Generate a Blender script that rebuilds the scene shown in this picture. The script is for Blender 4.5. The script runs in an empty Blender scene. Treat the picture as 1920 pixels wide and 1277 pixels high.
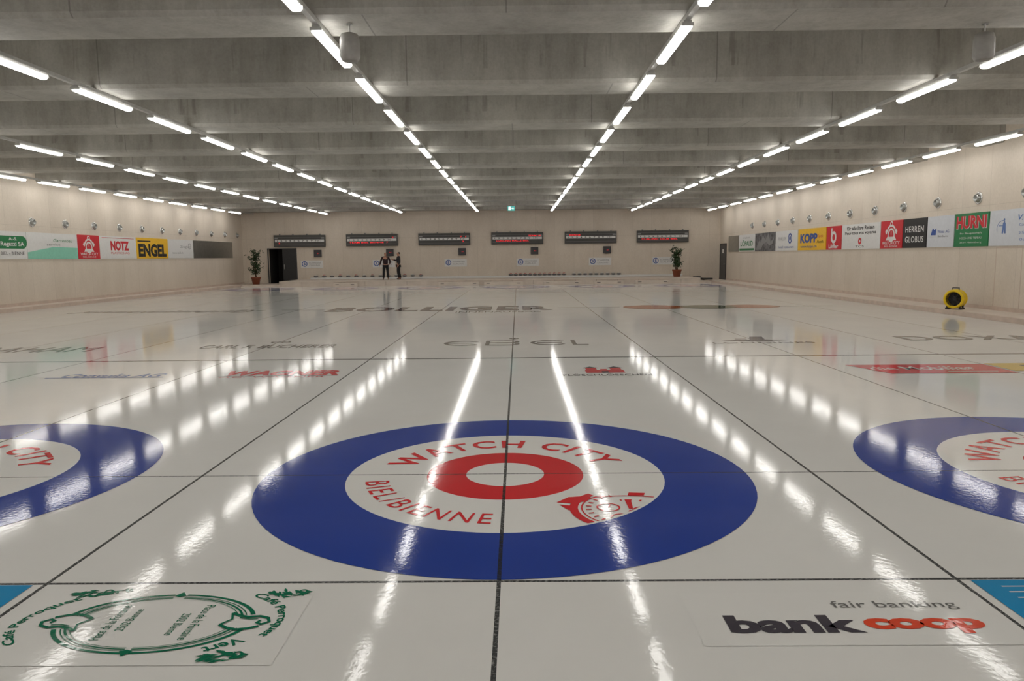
import bpy, bmesh, math, random
import numpy as np
from mathutils import Vector, Matrix
random.seed(4)
scene = bpy.context.scene
COL = scene.collection
P = 4.70            # lane pitch
XL, XR = -17.65, 13.08
YF, YB = 41.6, -9.0
ZC = 5.6            # slab
ZB = 4.56           # beam underside
RINK0, RINK1 = -16.6, 11.72
PLAT_Y, PLAT_Z = 37.7, 0.32

# ------------------------------------------------------------------ materials
def lin(c):
    c = c / 255.0
    return c / 12.92 if c <= 0.04045 else ((c + 0.055) / 1.055) ** 2.4
def rgb(r, g, b): return (lin(r), lin(g), lin(b), 1)

def base_mat(name):
    m = bpy.data.materials.new(name); m.use_nodes = True
    nt = m.node_tree
    return m, nt, nt.nodes['Principled BSDF']
def N(nt, t, **kw):
    n = nt.nodes.new(t)
    for k, v in kw.items(): setattr(n, k, v)
    return n
def math_n(nt, op, a, b=None, c=None, clamp=False):
    n = nt.nodes.new('ShaderNodeMath'); n.operation = op; n.use_clamp = clamp
    for i, v in enumerate((a, b, c)):
        if v is None: continue
        if isinstance(v, (int, float)): n.inputs[i].default_value = v
        else: nt.links.new(v, n.inputs[i])
    return n.outputs[0]
def mix_c(nt, fac, a, b, blend='MIX'):
    n = nt.nodes.new('ShaderNodeMix'); n.data_type = 'RGBA'; n.blend_type = blend
    for sock, v in ((n.inputs[0], fac), (n.inputs[6], a), (n.inputs[7], b)):
        if isinstance(v, (int, float)): sock.default_value = v
        elif isinstance(v, tuple): sock.default_value = v
        else: nt.links.new(v, sock)
    return n.outputs[2]
def noise(nt, vec, scale, detail=3, rough=.5, stretch=None):
    if stretch:
        mp = nt.nodes.new('ShaderNodeMapping'); mp.inputs['Scale'].default_value = stretch
        nt.links.new(vec, mp.inputs[0]); vec = mp.outputs[0]
    n = nt.nodes.new('ShaderNodeTexNoise'); n.inputs['Scale'].default_value = scale
    n.inputs['Detail'].default_value = detail; n.inputs['Roughness'].default_value = rough
    nt.links.new(vec, n.inputs['Vector'])
    return n.outputs[0]
def ramp(nt, fac, stops):
    n = nt.nodes.new('ShaderNodeValToRGB')
    el = n.color_ramp.elements
    while len(el) < len(stops): el.new(0.5)
    for e, (p, c) in zip(el, stops): e.position = p; e.color = c
    nt.links.new(fac, n.inputs[0]); return n.outputs[0]

def plain(name, color, rough=.5, metal=0, var=.06, scale=12, spec=.5):
    m, nt, b = base_mat(name)
    tc = N(nt, 'ShaderNodeTexCoord')
    n = noise(nt, tc.outputs['Object'], scale, 3)
    d = tuple(max(0, c * (1 - var * 2)) for c in color[:3]) + (1,)
    l = tuple(min(1, c * (1 + var)) for c in color[:3]) + (1,)
    c = ramp(nt, n, [(.3, d), (.7, l)])
    nt.links.new(c, b.inputs['Base Color'])
    b.inputs['Roughness'].default_value = rough; b.inputs['Metallic'].default_value = metal
    b.inputs['Specular IOR Level'].default_value = spec
    return m
def glow(name, color, s):
    m, nt, b = base_mat(name)
    b.inputs['Base Color'].default_value = color
    b.inputs['Emission Color'].default_value = color
    b.inputs['Emission Strength'].default_value = s
    return m

# node group: black lines frozen in the ice
def line_group():
    g = bpy.data.node_groups.new('ice_line_mask', 'ShaderNodeTree')
    g.interface.new_socket('Mask', in_out='OUTPUT', socket_type='NodeSocketFloat')
    out = g.nodes.new('NodeGroupOutput'); geo = g.nodes.new('ShaderNodeNewGeometry')
    sep = g.nodes.new('ShaderNodeSeparateXYZ'); g.links.new(geo.outputs['Position'], sep.inputs[0])
    x, y = sep.outputs[0], sep.outputs[1]
    a = math_n(g, 'PINGPONG', x, P / 2)
    centre = math_n(g, 'LESS_THAN', a, .011)
    side = math_n(g, 'GREATER_THAN', a, P / 2 - .011)
    m = math_n(g, 'MAXIMUM', centre, side)
    lim = math_n(g, 'LESS_THAN', y, 37.0)
    m = math_n(g, 'MULTIPLY', m, lim)
    for y0, w in ((-1.86, .011), (0, .007), (6.45, .045), (28.1, .05), (34.5, .008), (36.35, .012)):
        l = math_n(g, 'LESS_THAN', math_n(g, 'ABSOLUTE', math_n(g, 'SUBTRACT', y, y0)), w)
        m = math_n(g, 'MAXIMUM', m, l)
    nz = noise(g, geo.outputs['Position'], 60, 2)
    k = ramp(g, nz, [(.3, (.65, .65, .65, 1)), (.5, (.95, .95, .95, 1))])
    m = math_n(g, 'MULTIPLY', m, k)
    g.links.new(m, out.inputs[0])
    return g
LG = line_group()
def ice_mat(name, color, var=.04):
    m, nt, b = base_mat(name)
    geo = N(nt, 'ShaderNodeNewGeometry')
    gn = N(nt, 'ShaderNodeGroup'); gn.node_tree = LG
    n1 = noise(nt, geo.outputs['Position'], .8, 5, .6)
    d = tuple(c * (1 - 1.6 * var) for c in color[:3]) + (1,); l = tuple(min(1, c * (1 + var)) for c in color[:3]) + (1,)
    c = ramp(nt, n1, [(.3, d), (.7, l)])
    c = mix_c(nt, gn.outputs[0], c, (.02, .022, .024, 1))
    nt.links.new(c, b.inputs['Base Color'])
    b.inputs['IOR'].default_value = 1.31
    b.inputs['Specular IOR Level'].default_value = .28
    rn = noise(nt, geo.outputs['Position'], 2.2, 4, .6)
    rr = N(nt, 'ShaderNodeMapRange'); rr.inputs[3].default_value = .05; rr.inputs[4].default_value = .09
    nt.links.new(rn, rr.inputs[0]); nt.links.new(rr.outputs[0], b.inputs['Roughness'])
    pb = noise(nt, geo.outputs['Position'], 30, 2, .5)
    bp = N(nt, 'ShaderNodeBump'); bp.inputs['Strength'].default_value = .03; bp.inputs['Distance'].default_value = .01
    nt.links.new(pb, bp.inputs['Height']); nt.links.new(bp.outputs[0], b.inputs['Normal'])
    return m

def wall_mat(name, axis, c0, c1):
    m, nt, b = base_mat(name)
    geo = N(nt, 'ShaderNodeNewGeometry'); pos = geo.outputs['Position']
    sep = N(nt, 'ShaderNodeSeparateXYZ'); nt.links.new(pos, sep.inputs[0])
    n1 = noise(nt, pos, 1.2, 6, .65, (1, 1, .45))
    n2 = noise(nt, pos, 26, 3, .6, (1, 1, .5))
    c = ramp(nt, n1, [(.3, c0), (.7, c1)])
    c2 = ramp(nt, n2, [(.3, (.93, .925, .915, 1)), (.65, (1, 1, 1, 1))])
    c = mix_c(nt, 1.0, c, c2, 'MULTIPLY')
    a = math_n(nt, 'PINGPONG', sep.outputs[axis], 1.24 / 2)
    seam = math_n(nt, 'LESS_THAN', a, .006)
    hz = math_n(nt, 'LESS_THAN', math_n(nt, 'ABSOLUTE', math_n(nt, 'SUBTRACT', sep.outputs[2], 2.95)), .005)
    seam = math_n(nt, 'MAXIMUM', seam, hz)
    seam = math_n(nt, 'MULTIPLY', seam, .22)
    fl = math_n(nt, 'FLOOR', math_n(nt, 'DIVIDE', sep.outputs[axis], 1.24))
    wn = N(nt, 'ShaderNodeTexWhiteNoise', noise_dimensions='1D'); nt.links.new(fl, wn.inputs['W'])
    tone = ramp(nt, wn.outputs[0], [(0, (.965, .96, .955, 1)), (1, (1, 1, 1, 1))])
    c = mix_c(nt, 1.0, c, tone, 'MULTIPLY')
    c = mix_c(nt, seam, c, (.12, .09, .06, 1))
    nt.links.new(c, b.inputs['Base Color']); b.inputs['Roughness'].default_value = .5
    b.inputs['Specular IOR Level'].default_value = .4
    return m

def concrete_mat(name, lo, hi, seams=True):
    m, nt, b = base_mat(name)
    geo = N(nt, 'ShaderNodeNewGeometry'); pos = geo.outputs['Position']
    sep = N(nt, 'ShaderNodeSeparateXYZ'); nt.links.new(pos, sep.inputs[0])
    n1 = noise(nt, pos, .6, 7, .68)
    n2 = noise(nt, pos, 4.5, 5, .7, (1, 1, .16))
    n3 = noise(nt, pos, 22, 4, .6)
    c = ramp(nt, n1, [(.32, lo), (.5, tuple((a + b_) / 2 for a, b_ in zip(lo, hi))), (.68, hi)])
    c2 = ramp(nt, n2, [(.3, (.82, .81, .79, 1)), (.55, (1, 1, 1, 1))])
    c = mix_c(nt, 1.0, c, c2, 'MULTIPLY')
    c3 = ramp(nt, n3, [(.3, (.90, .90, .89, 1)), (.6, (1, 1, 1, 1))])
    c = mix_c(nt, 1.0, c, c3, 'MULTIPLY')
    drip = noise(nt, pos, 2.2, 4, .7, (1.6, 1, .12))
    dm = ramp(nt, drip, [(.58, (0, 0, 0, 1)), (.66, (1, 1, 1, 1))])
    hi_z = math_n(nt, 'GREATER_THAN', sep.outputs[2], ZB + .25)
    dm = math_n(nt, 'MULTIPLY', math_n(nt, 'MULTIPLY', dm, .34), hi_z)
    c = mix_c(nt, dm, c, (.09, .075, .058, 1))
    if seams:
        fy = math_n(nt, 'FLOOR', math_n(nt, 'DIVIDE', sep.outputs[1], 3.62))
        xo = math_n(nt, 'ADD', sep.outputs[0], math_n(nt, 'MULTIPLY', fy, 1.73))
        a = math_n(nt, 'PINGPONG', xo, 2.6)
        s = math_n(nt, 'LESS_THAN', a, .010)
        c = mix_c(nt, math_n(nt, 'MULTIPLY', s, .45), c, (.08, .075, .07, 1))
    nt.links.new(c, b.inputs['Base Color']); b.inputs['Roughness'].default_value = .65
    bp = N(nt, 'ShaderNodeBump'); bp.inputs['Strength'].default_value = .2; bp.inputs['Distance'].default_value = .02
    nt.links.new(n3, bp.inputs['Height']); nt.links.new(bp.outputs[0], b.inputs['Normal'])
    return m

M = {}
M['ice'] = ice_mat('ice_white', (.79, .785, .76, 1), .02)
M['i_blue'] = ice_mat('ice_blue', rgb(42, 70, 160))
M['i_red'] = ice_mat('ice_red', rgb(218, 46, 54))
M['i_white'] = ice_mat('ice_target_white', (.83, .825, .80, 1), .02)
M['i_patch'] = ice_mat('ice_patch', (.80, .795, .77, 1), .02)
M['i_green'] = ice_mat('ice_green', rgb(16, 112, 82))
M['i_grey'] = ice_mat('ice_grey', rgb(118, 118, 116))
M['i_dark'] = ice_mat('ice_dark', rgb(76, 72, 80))
M['i_orange'] = ice_mat('ice_orange', rgb(230, 82, 54))
M['i_cyan'] = ice_mat('ice_cyan', rgb(34, 145, 200))
M['i_pale'] = ice_mat('ice_pale_blue', rgb(118, 138, 190))
M['i_yellow'] = ice_mat('ice_yellow', rgb(222, 190, 90))
M['i_lred'] = ice_mat('ice_light_red', rgb(210, 74, 78))
M['i_brown'] = ice_mat('ice_orange_brown', rgb(178, 96, 58))
M['i_dgreen'] = ice_mat('ice_dull_green', rgb(72, 92, 70))
WA, WB = (.69, .61, .515, 1), (.76, .68, .585, 1)
M['wall_y'] = wall_mat('plywood_side', 1, WA, WB)
M['wall_x'] = wall_mat('plywood_end', 0, WA, WB)
M['conc'] = concrete_mat('concrete_beam', (.31, .30, .272, 1), (.50, .488, .445, 1))
M['slab'] = concrete_mat('concrete_slab', (.42, .41, .38, 1), (.58, .565, .52, 1), False)
M['walk'] = plain('walkway_board', (.70, .61, .53, 1), .5, var=.05, scale=3)
M['kerb'] = plain('kerb_wood', (.62, .50, .42, 1), .5, var=.06, scale=4)
M['platf'] = plain('platform_front', (.68, .59, .51, 1), .45, var=.05, scale=2)
M['seam'] = plain('seam_brown', (.25, .19, .15, 1), .6)
M['black'] = plain('matte_black', (.022, .022, .024, 1), .45, var=.1)
M['dgrey'] = plain('dark_grey', (.05, .05, .055, 1), .4, var=.1)
M['bgrey'] = plain('board_grey', (.065, .063, .06, 1), .35, var=.05)
M['mgrey'] = plain('mid_grey', (.25, .25, .25, 1), .5)
M['steel'] = plain('brushed_steel', (.42, .43, .42, 1), .32, 1, var=.05, scale=6)
M['chrome'] = plain('chrome', (.7, .7, .7, 1), .18, 1, var=.02)
M['rail'] = plain('rail_white', (.55, .55, .53, 1), .4)
M['white'] = plain('white_board', (.76, .76, .75, 1), .35, var=.02)
M['offw'] = plain('off_white', (.66, .69, .74, 1), .35, var=.02)
M['red'] = plain('red_board', rgb(206, 32, 46), .35, var=.03)
M['green'] = plain('green_board', rgb(22, 122, 70), .35, var=.03)
M['mint'] = plain('mint_board', rgb(140, 208, 185), .35, var=.03)
M['yellow'] = plain('yellow_board', rgb(240, 190, 45), .35, var=.03)
M['blue'] = plain('blue_ink', rgb(50, 85, 160), .35, var=.03)
M['lblue'] = plain('light_blue_ink', rgb(95, 125, 185), .35, var=.03)
M['ink'] = plain('black_ink', rgb(28, 28, 30), .4, var=.03)
M['gink'] = plain('grey_ink', rgb(140, 140, 140), .4, var=.03)
M['photo'] = plain('grey_print', (.16, .16, .17, 1), .4, var=.45, scale=4)
M['terra'] = plain('terracotta', rgb(140, 76, 52), .7)
M['leaf'] = plain('leaf_green', rgb(40, 70, 32), .45, var=.35, scale=5)
M['bark'] = plain('bark', rgb(92, 66, 44), .8)
M['soil'] = plain('soil', rgb(40, 30, 22), .9)
M['granite'] = plain('granite', (.22, .21, .21, 1), .3, var=.4, scale=40)
M['h_red'] = plain('handle_red', rgb(190, 30, 35), .3)
M['h_white'] = plain('handle_light', rgb(225, 225, 220), .3)
M['skin'] = plain('skin', rgb(180, 132, 108), .5)
M['hair'] = plain('dark_hair', rgb(38, 26, 20), .6)
M['jacketA'] = plain('dark_jacket', rgb(44, 20, 24), .7)
M['jacketB'] = plain('navy_jacket', rgb(28, 30, 36), .7)
M['trouser'] = plain('black_trousers', rgb(22, 22, 26), .75)
M['fanY'] = plain('yellow_plastic', rgb(240, 205, 20), .35, var=.04)
M['led'] = glow('red_led', (.85, .03, .04, 1), .75)
M['exitg'] = glow('exit_green', (.10, .45, .42, 1), .5)
M['exitw'] = glow('exit_white', (.8, .95, .9, 1), .9)
M['tube'] = glow('lamp_opal', (1, .972, .925, 1), 16.5)
M['speak'] = plain('speaker_grey', (.33, .32, .30, 1), .5)
M['grille'] = plain('speaker_cloth', (.28, .27, .25, 1), .6)
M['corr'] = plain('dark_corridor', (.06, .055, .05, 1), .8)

# ------------------------------------------------------------------ builders
def mk(name, verts, faces, mat=None, parent=None, mats=None, fm=None, smooth=False):
    me = bpy.data.meshes.new(name); me.from_pydata([tuple(v) for v in verts], [], faces)
    if mats:
        for k in mats: me.materials.append(M[k])
        if fm:
            for p_, i in zip(me.polygons, fm): p_.material_index = i
    elif mat: me.materials.append(M[mat])
    if smooth:
        for p_ in me.polygons: p_.use_smooth = True
    me.update()
    ob = bpy.data.objects.new(name, me); COL.objects.link(ob)
    if parent: ob.parent = parent
    return ob
def empty(name):
    ob = bpy.data.objects.new(name, None); ob.empty_display_size = .2; COL.objects.link(ob); return ob
def tag(ob, label, cat, group=None, kind=None):
    ob['label'] = label; ob['category'] = cat
    if group: ob['group'] = group
    if kind: ob['kind'] = kind
    return ob
def struct(ob, label=None):
    ob['kind'] = 'structure'
    if label: ob['label'] = label
    return ob
CUBE = [(0, 3, 2, 1), (4, 5, 6, 7), (0, 1, 5, 4), (1, 2, 6, 5), (2, 3, 7, 6), (3, 0, 4, 7)]
def cube_v(lo, hi):
    x0, y0, z0 = lo; x1, y1, z1 = hi
    return [(x0, y0, z0), (x1, y0, z0), (x1, y1, z0), (x0, y1, z0), (x0, y0, z1), (x1, y0, z1), (x1, y1, z1), (x0, y1, z1)]
def boxes(name, bl, mat, parent=None, bevel=0, mats=None):
    vs, fs, fm = [], [], []
    for b in bl:
        o = len(vs); vs += cube_v(b[0], b[1]); fs += [tuple(o + i for i in f) for f in CUBE]
        fm += [b[2] if len(b) > 2 else 0] * 6
    ob = mk(name, vs, fs, mat, parent, mats, fm)
    if bevel:
        md = ob.modifiers.new('b', 'BEVEL'); md.width = bevel; md.segments = 2
    return ob
def box(name, lo, hi, mat, parent=None, bevel=0): return boxes(name, [(lo, hi)], mat, parent, bevel)
def lathe_v(prof, seg=24):
    vs, fs = [], []
    for r, z in prof:
        for i in range(seg):
            a = 2 * math.pi * i / seg; vs.append((r * math.cos(a), r * math.sin(a), z))
    for j in range(len(prof) - 1):
        for i in range(seg):
            k = (i + 1) % seg
            fs.append((j * seg + i, j * seg + k, (j + 1) * seg + k, (j + 1) * seg + i))
    return vs, fs
def lathe(name, prof, mat, parent=None, seg=24):
    vs, fs = lathe_v(prof, seg); return mk(name, vs, fs, mat, parent, smooth=True)
def frame(o, xd, yd):
    xd, yd = Vector(xd), Vector(yd); zd = xd.cross(yd)
    m = Matrix.Identity(4)
    for i in range(3): m[i][0] = xd[i]; m[i][1] = yd[i]; m[i][2] = zd[i]; m[i][3] = o[i]
    return m
def F_left(y, z, off=.004): return frame((XL + off, y, z), (0, 1, 0), (0, 0, 1))
def F_right(y, z, off=.004): return frame((XR - off, y, z), (0, -1, 0), (0, 0, 1))
def F_far(x, z, off=.004): return frame((x, YF - off, z), (1, 0, 0), (0, 0, 1))
def F_floor(x, y, z=.003): return frame((x, y, z), (1, 0, 0), (0, 1, 0))

_tc = {}
def text_geo(body, bold=0, shear=0, spacing=1.0):
    key = (body, bold, shear, spacing)
    if key in _tc: return _tc[key]
    cu = bpy.data.curves.new('t', 'FONT'); cu.body = body; cu.size = 1; cu.offset = bold; cu.shear = shear
    cu.space_character = spacing; cu.resolution_u = 3; cu.align_x = 'LEFT'
    ob = bpy.data.objects.new('t', cu); COL.objects.link(ob)
    dg = bpy.context.evaluated_depsgraph_get(); ev = ob.evaluated_get(dg); me = ev.to_mesh()
    v = np.array([(a.co.x, a.co.y) for a in me.vertices]); f = [tuple(p_.vertices) for p_ in me.polygons]
    ev.to_mesh_clear(); bpy.data.objects.remove(ob); bpy.data.curves.remove(cu)
    mn = v.min(0); v = v - mn
    _tc[key] = (v, f, v.max(0)); return _tc[key]
def letter(parent, body, mat, cx, cy, w=None, h=None, z=.002, rot=0, bold=0, shear=0, spacing=1.0, name='lettering'):
    v, f, s = text_geo(body, bold, shear, spacing)
    sx = w / s[0] if w else h / s[1]; sy = h / s[1] if h else sx
    q = (v - s / 2) * np.array([sx, sy]); c, sn = math.cos(rot), math.sin(rot)
    vs = [(cx + a * c - b * sn, cy + a * sn + b * c, z) for a, b in q]
    return mk(name, vs, f, mat, parent)
def letter_arc(parent, body, mat, cx, cy, a, b, a0, a1, h, z=.004, bold=0, shear=0, spacing=1.0):
    v, f, s = text_geo(body, bold, shear, spacing)
    sg = 1 if a0 > a1 else -1
    vs = []
    for x, y in v:
        t = math.radians(a0 + (a1 - a0) * x / s[0]); r = sg * h * y / s[1]
        vs.append((cx + (a + r) * math.cos(t), cy + (b + r) * math.sin(t), z))
    return mk('lettering', vs, f, mat, parent)
def arc_band(cx, cy, ro, ri, a0, a1, n=40, ey=1.0):
    vs, fs = [], []
    for i in range(n + 1):
        t = math.radians(a0 + (a1 - a0) * i / n)
        vs += [(cx + ro * math.cos(t), cy + ey * ro * math.sin(t)), (cx + ri * math.cos(t), cy + ey * ri * math.sin(t))]
    for i in range(n): fs.append((2 * i, 2 * i + 2, 2 * i + 3, 2 * i + 1))
    return vs, fs
def disc2(cx, cy, r, n=28, ey=1.0):
    return [(cx + r * math.cos(2 * math.pi * i / n), cy + ey * r * math.sin(2 * math.pi * i / n)) for i in range(n)], [tuple(range(n))]
def poly2(pts): return list(pts), [tuple(range(len(pts)))]
def rect2(x0, y0, x1, y1): return poly2([(x0, y0), (x1, y0), (x1, y1), (x0, y1)])
def stroke(pts, w):
    vs, fs = [], []
    n = len(pts)
    for i, (x, y) in enumerate(pts):
        a = pts[max(0, i - 1)]; b = pts[min(n - 1, i + 1)]
        dx, dy = b[0] - a[0], b[1] - a[1]; L_ = math.hypot(dx, dy) or 1
        vs += [(x - dy / L_ * w, y + dx / L_ * w), (x + dy / L_ * w, y - dx / L_ * w)]
    for i in range(n - 1): fs.append((2 * i, 2 * i + 1, 2 * i + 3, 2 * i + 2))
    return vs, fs
def flat(parent, name, shapes, mat, z=.002):
    # every shape sits a hair above the previous one so overlapping paint never coincides
    vs, fs = [], []
    step = 0 if len(shapes) == 1 else min(1e-4, .002 / len(shapes))
    for k, (v, f) in enumerate(shapes):
        o = len(vs); vs += [(x, y, z + k * step) for x, y in v]
        for q in f:
            ar = sum(v[q[i]][0] * v[q[(i + 1) % len(q)]][1] - v[q[(i + 1) % len(q)]][0] * v[q[i]][1] for i in range(len(q)))
            q2 = q if ar >= 0 else tuple(reversed(q))
            fs.append(tuple(o + i for i in q2))
    return mk(name, vs, fs, mat, parent)

# ------------------------------------------------------------------ room shell
struct(box('floor', (XL - .2, YB, -.12), (XR + .2, YF, 0), 'ice'), 'glossy white curling ice with black lane lines')
struct(box('wall_left', (XL - .25, YB, -.1), (XL, YF + .25, ZC), 'wall_y'))
struct(box('wall_right', (XR, YB, -.1), (XR + .25, YF + .25, ZC), 'wall_y'))
struct(box('wall_back', (XL - .25, YB - .25, -.1), (XR + .25, YB, ZC), 'wall_x'))
struct(boxes('wall_far', [((XL, YF, -.1), (-16.02, YF + .25, ZC)), ((-16.02, YF, 2.3), (-15.08, YF + .25, ZC)), ((-15.08, YF, -.1), (XR, YF + .25, ZC))], 'wall_x'))
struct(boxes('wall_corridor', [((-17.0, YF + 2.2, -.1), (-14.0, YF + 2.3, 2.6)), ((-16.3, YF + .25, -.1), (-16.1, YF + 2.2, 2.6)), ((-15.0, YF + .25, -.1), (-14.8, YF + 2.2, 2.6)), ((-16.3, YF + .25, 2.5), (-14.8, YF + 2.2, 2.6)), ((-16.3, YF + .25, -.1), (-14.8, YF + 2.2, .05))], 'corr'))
struct(box('ceiling', (XL - .25, YB - .25, ZC), (XR + .25, YF + .25, ZC + .2), 'slab'))
struct(box('trim_1', (XL, YB, 0), (RINK0 - .1, YF, .09), 'walk'), 'pale board walkway beside the ice')
struct(box('trim_2', (RINK1 + .1, YB, 0), (XR, YF, .09), 'walk'), 'pale board walkway beside the ice')
struct(box('trim_3', (RINK0 - .1, YB, 0), (RINK0, YF, .12), 'kerb'), 'low wooden kerb along the ice')
struct(box('trim_4', (RINK1, YB, 0), (RINK1 + .1, YF, .12), 'kerb'), 'low wooden kerb along the ice')
struct(box('trim_5', (RINK0, PLAT_Y + .6, 0), (-14.12, YF, .09), 'walk'), 'pale board walkway beside the platform')
struct(box('trim_6', (10.92, PLAT_Y + .6, 0), (RINK1, YF, .09), 'walk'), 'pale board walkway beside the platform')
struct(box('baseboard_left', (XL, YB, .09), (XL + .02, YF, .2), 'kerb'))
struct(box('baseboard_right', (XR - .02, YB, .09), (XR, YF, .2), 'kerb'))

# beams
bsrc = None
for k in range(-3, 11):
    y0 = 3.55 + 3.62 * k
    top = ZC - ZB - .002
    prof = [(0, top), (0, .06), (.05, 0), (.90, 0), (.95, .06), (.95, top)]
    w = XR - XL - .01
    vs = [(0, a, b) for a, b in prof] + [(w, a, b) for a, b in prof]
    n = len(prof); fs = [tuple(range(n)), tuple(range(2 * n - 1, n - 1, -1))] + [(i, i + n, (i + 1) % n + n, (i + 1) % n) for i in range(n)]
    if bsrc is None:
        ob = mk('ceiling_beam', vs, fs, 'conc'); bsrc = ob
    else:
        ob = bsrc.copy(); COL.objects.link(ob)
    ob.location = (XL + .005, y0, ZB)
    tag(ob, 'stained grey concrete beam spanning the hall ceiling', 'beam', 'concrete ceiling beams')

# lamps
lamp_rows = [(-16.75, 3.54), (-11.86, 5.01), (-7.05, 4.24), (-2.33, 3.77), (2.20, 3.77), (7.15, 4.28), (12.05, 5.04)]
LL = 1.66
hs = ds = es = None
for x, b0 in lamp_rows:
    r = box('lamp_rail', (-.035, 0, -.06), (.035, YF - YB - .6, -.002), 'rail'); r.location = (x, YB + .3, ZB)
    tag(r, 'long pale metal mounting rail under the beams carrying lamps', 'rail', 'lamp mounting rails')
    k0 = int(math.floor((-8.4 - b0) / 2.42)) + 1
    y = b0 + 2.42 * k0
    while y + LL < 41.0:
        if hs is None:
            hs = boxes('ceiling_lamp', [((-.05, 0, -.05), (.05, LL, 0)), ((-.070, -.02, -.070), (.070, .015, -.03)), ((-.070, LL - .015, -.070), (.070, LL + .02, -.03))], 'rail')
            pr = [(-.064, -.05), (-.058, -.085), (-.036, -.10), (.036, -.10), (.058, -.085), (.064, -.05)]
            n = len(pr); vs = [(a, .02, b) for a, b in pr] + [(a, LL - .02, b) for a, b in pr]
            fs = [tuple(range(n)), tuple(range(2 * n - 1, n - 1, -1))] + [(i, i + n, (i + 1) % n + n, (i + 1) % n) for i in range(n)]
            ds = mk('lamp_diffuser', vs, fs, 'tube', hs); a = hs
        else:
            a = hs.copy(); COL.objects.link(a); d = ds.copy(); d.parent = a; COL.objects.link(d)
        a.location = (x, y, ZB - .06)
        tag(a, 'lit linear fluorescent lamp with opal cover on a rail', 'lamp', 'fluorescent lamps in rows')
        y += 2.42

# ------------------------------------------------------------------ targets
def emblem(parent, cx, cy, s, mat, z=.004, rmax=1.185):
    sh = []
    def T(v):
        o = []
        for x, y in v:
            X, Y = cx + x * s, cy + y * s; R_ = math.hypot(X, Y)
            if R_ > rmax: X, Y = X * rmax / R_, Y * rmax / R_
            o.append((X, Y))
        return o
    def add(vf): sh.append((T(vf[0]), vf[1]))
    add(arc_band(0, 0, 1.0, .86, 128, 262, 30))      # case
    add(arc_band(0, 0, .81, .785, 120, 265, 24))     # inner rim
    add(arc_band(0, 0, 1.08, 1.03, 14, 132, 28, .62))   # upper rim
    add(poly2([(-1.20, .33), (-.98, .60), (-.55, .68), (-.70, .38), (-.95, .28)]))    # strap
    add(poly2([(-1.16, .22), (-.98, .18), (-.92, -.02), (-1.02, -.05)]))
    add(poly2([(.06, .68), (.34, .66), (.38, .80), (.10, .83)]))
    add(poly2([(.72, .50), (1.0, .42), (1.06, .56), (.80, .64)]))
    for x, y in ((-.35, .08), (-.18, -.42), (.22, -.10)): add(arc_band(x, y, .20, .17, 0, 360, 22))
    for x, y in ((-.35, .08), (-.18, -.42), (.22, -.10)): add(poly2([(x - .012, y), (x + .012, y), (x + .06, y + .13), (x + .04, y + .14)]))
    add(poly2([(-.02, .0), (.05, .0), (.08, .46), (-.03, .46)]))
    add(disc2(.015, -.12, .06, 12))
    for i in range(15):
        t = math.radians(70 + 14 * i); c, sn = math.cos(t), math.sin(t); ry = .62 if i < 3 else 1
        add(poly2([(c * .64 - sn * .018, sn * .64 * ry + c * .018), (c * .73 - sn * .018, sn * .73 * ry + c * .018), (c * .73 + sn * .018, sn * .73 * ry - c * .018), (c * .64 + sn * .018, sn * .64 * ry - c * .018)]))
    return flat(parent, 'emblem', sh, mat, z)
def target(x, y, detail, lab):
    r = empty('curling_target'); r.matrix_world = F_floor(x, y, .002)
    tag(r, lab, 'target', 'painted curling targets')
    flat(r, 'outer_ring', [arc_band(0, 0, 1.845, 1.205, 0, 360, 96)], 'i_blue', 0)
    flat(r, 'white_ring', [arc_band(0, 0, 1.205, .60, 0, 360, 96)], 'i_white', 0)
    flat(r, 'inner_ring', [arc_band(0, 0, .60, .30, 0, 360, 72)], 'i_red', 0)
    flat(r, 'button', [disc2(0, 0, .30, 48)], 'i_white', 0)
    if detail:
        letter_arc(r, 'WATCH CITY', 'i_red', 0, 0, .76, .76, 164, 19, .25, .002, bold=.018, spacing=1.18)
        letter_arc(r, 'BIEL/BIENNE', 'i_red', 0, 0, 1.06, 1.06, 190, 266, .18, .002, bold=.0, spacing=1.2)
        emblem(r, .84, -.80, .40, 'i_red', .002)
for k in (-1, 0, 1): target(k * P, 0, True, 'blue and red target rings frozen in ice with red lettering')
for k in range(-3, 3): target(k * P, 34.5, False, 'blue and red target rings at the distant lane end')

# ------------------------------------------------------------------ adverts in the ice
def ad(x, y, label):
    r = empty('ice_advertisement'); r.matrix_world = F_floor(x, y, .003)
    return tag(r, label, 'advertisement')
# cafe logo
a = ad(-1.58, -2.27, 'green oval ribbon logo with curved lettering frozen in ice')
flat(a, 'patch', [rect2(-.72, -.36, .66, .35)], 'i_patch', -.001)
sh = []
for r_, wd in ((.445, .022), (.414, .006), (.394, .012), (.374, .005)):
    sh += [arc_band(0, .0, r_ + wd / 2, r_ - wd / 2, a0, a1, 40, .60) for a0, a1 in ((14, 86), (94, 166), (194, 268), (272, 346))]
for s in (-1, 1):
    top = [(s * x, y * s) for x, y in ((.33, .080), (.37, .055), (.42, .040), (.47, .048), (.515, .03), (.53, -.005), (.50, -.028), (.475, -.012), (.487, .006))]
    bot = [(s * x, y * s) for x, y in ((.31, -.030), (.35, -.058), (.40, -.074), (.45, -.066), (.495, -.045))]
    fold = [(s * x, y * s) for x, y in ((.33, .080), (.35, .02), (.31, -.030))]
    sh += [stroke(top, .009), stroke(bot, .009), stroke(fold, .006), stroke([(s * .38, s * .035), (s * .43, s * .02), (s * .47, s * .025)], .004)]
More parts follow.
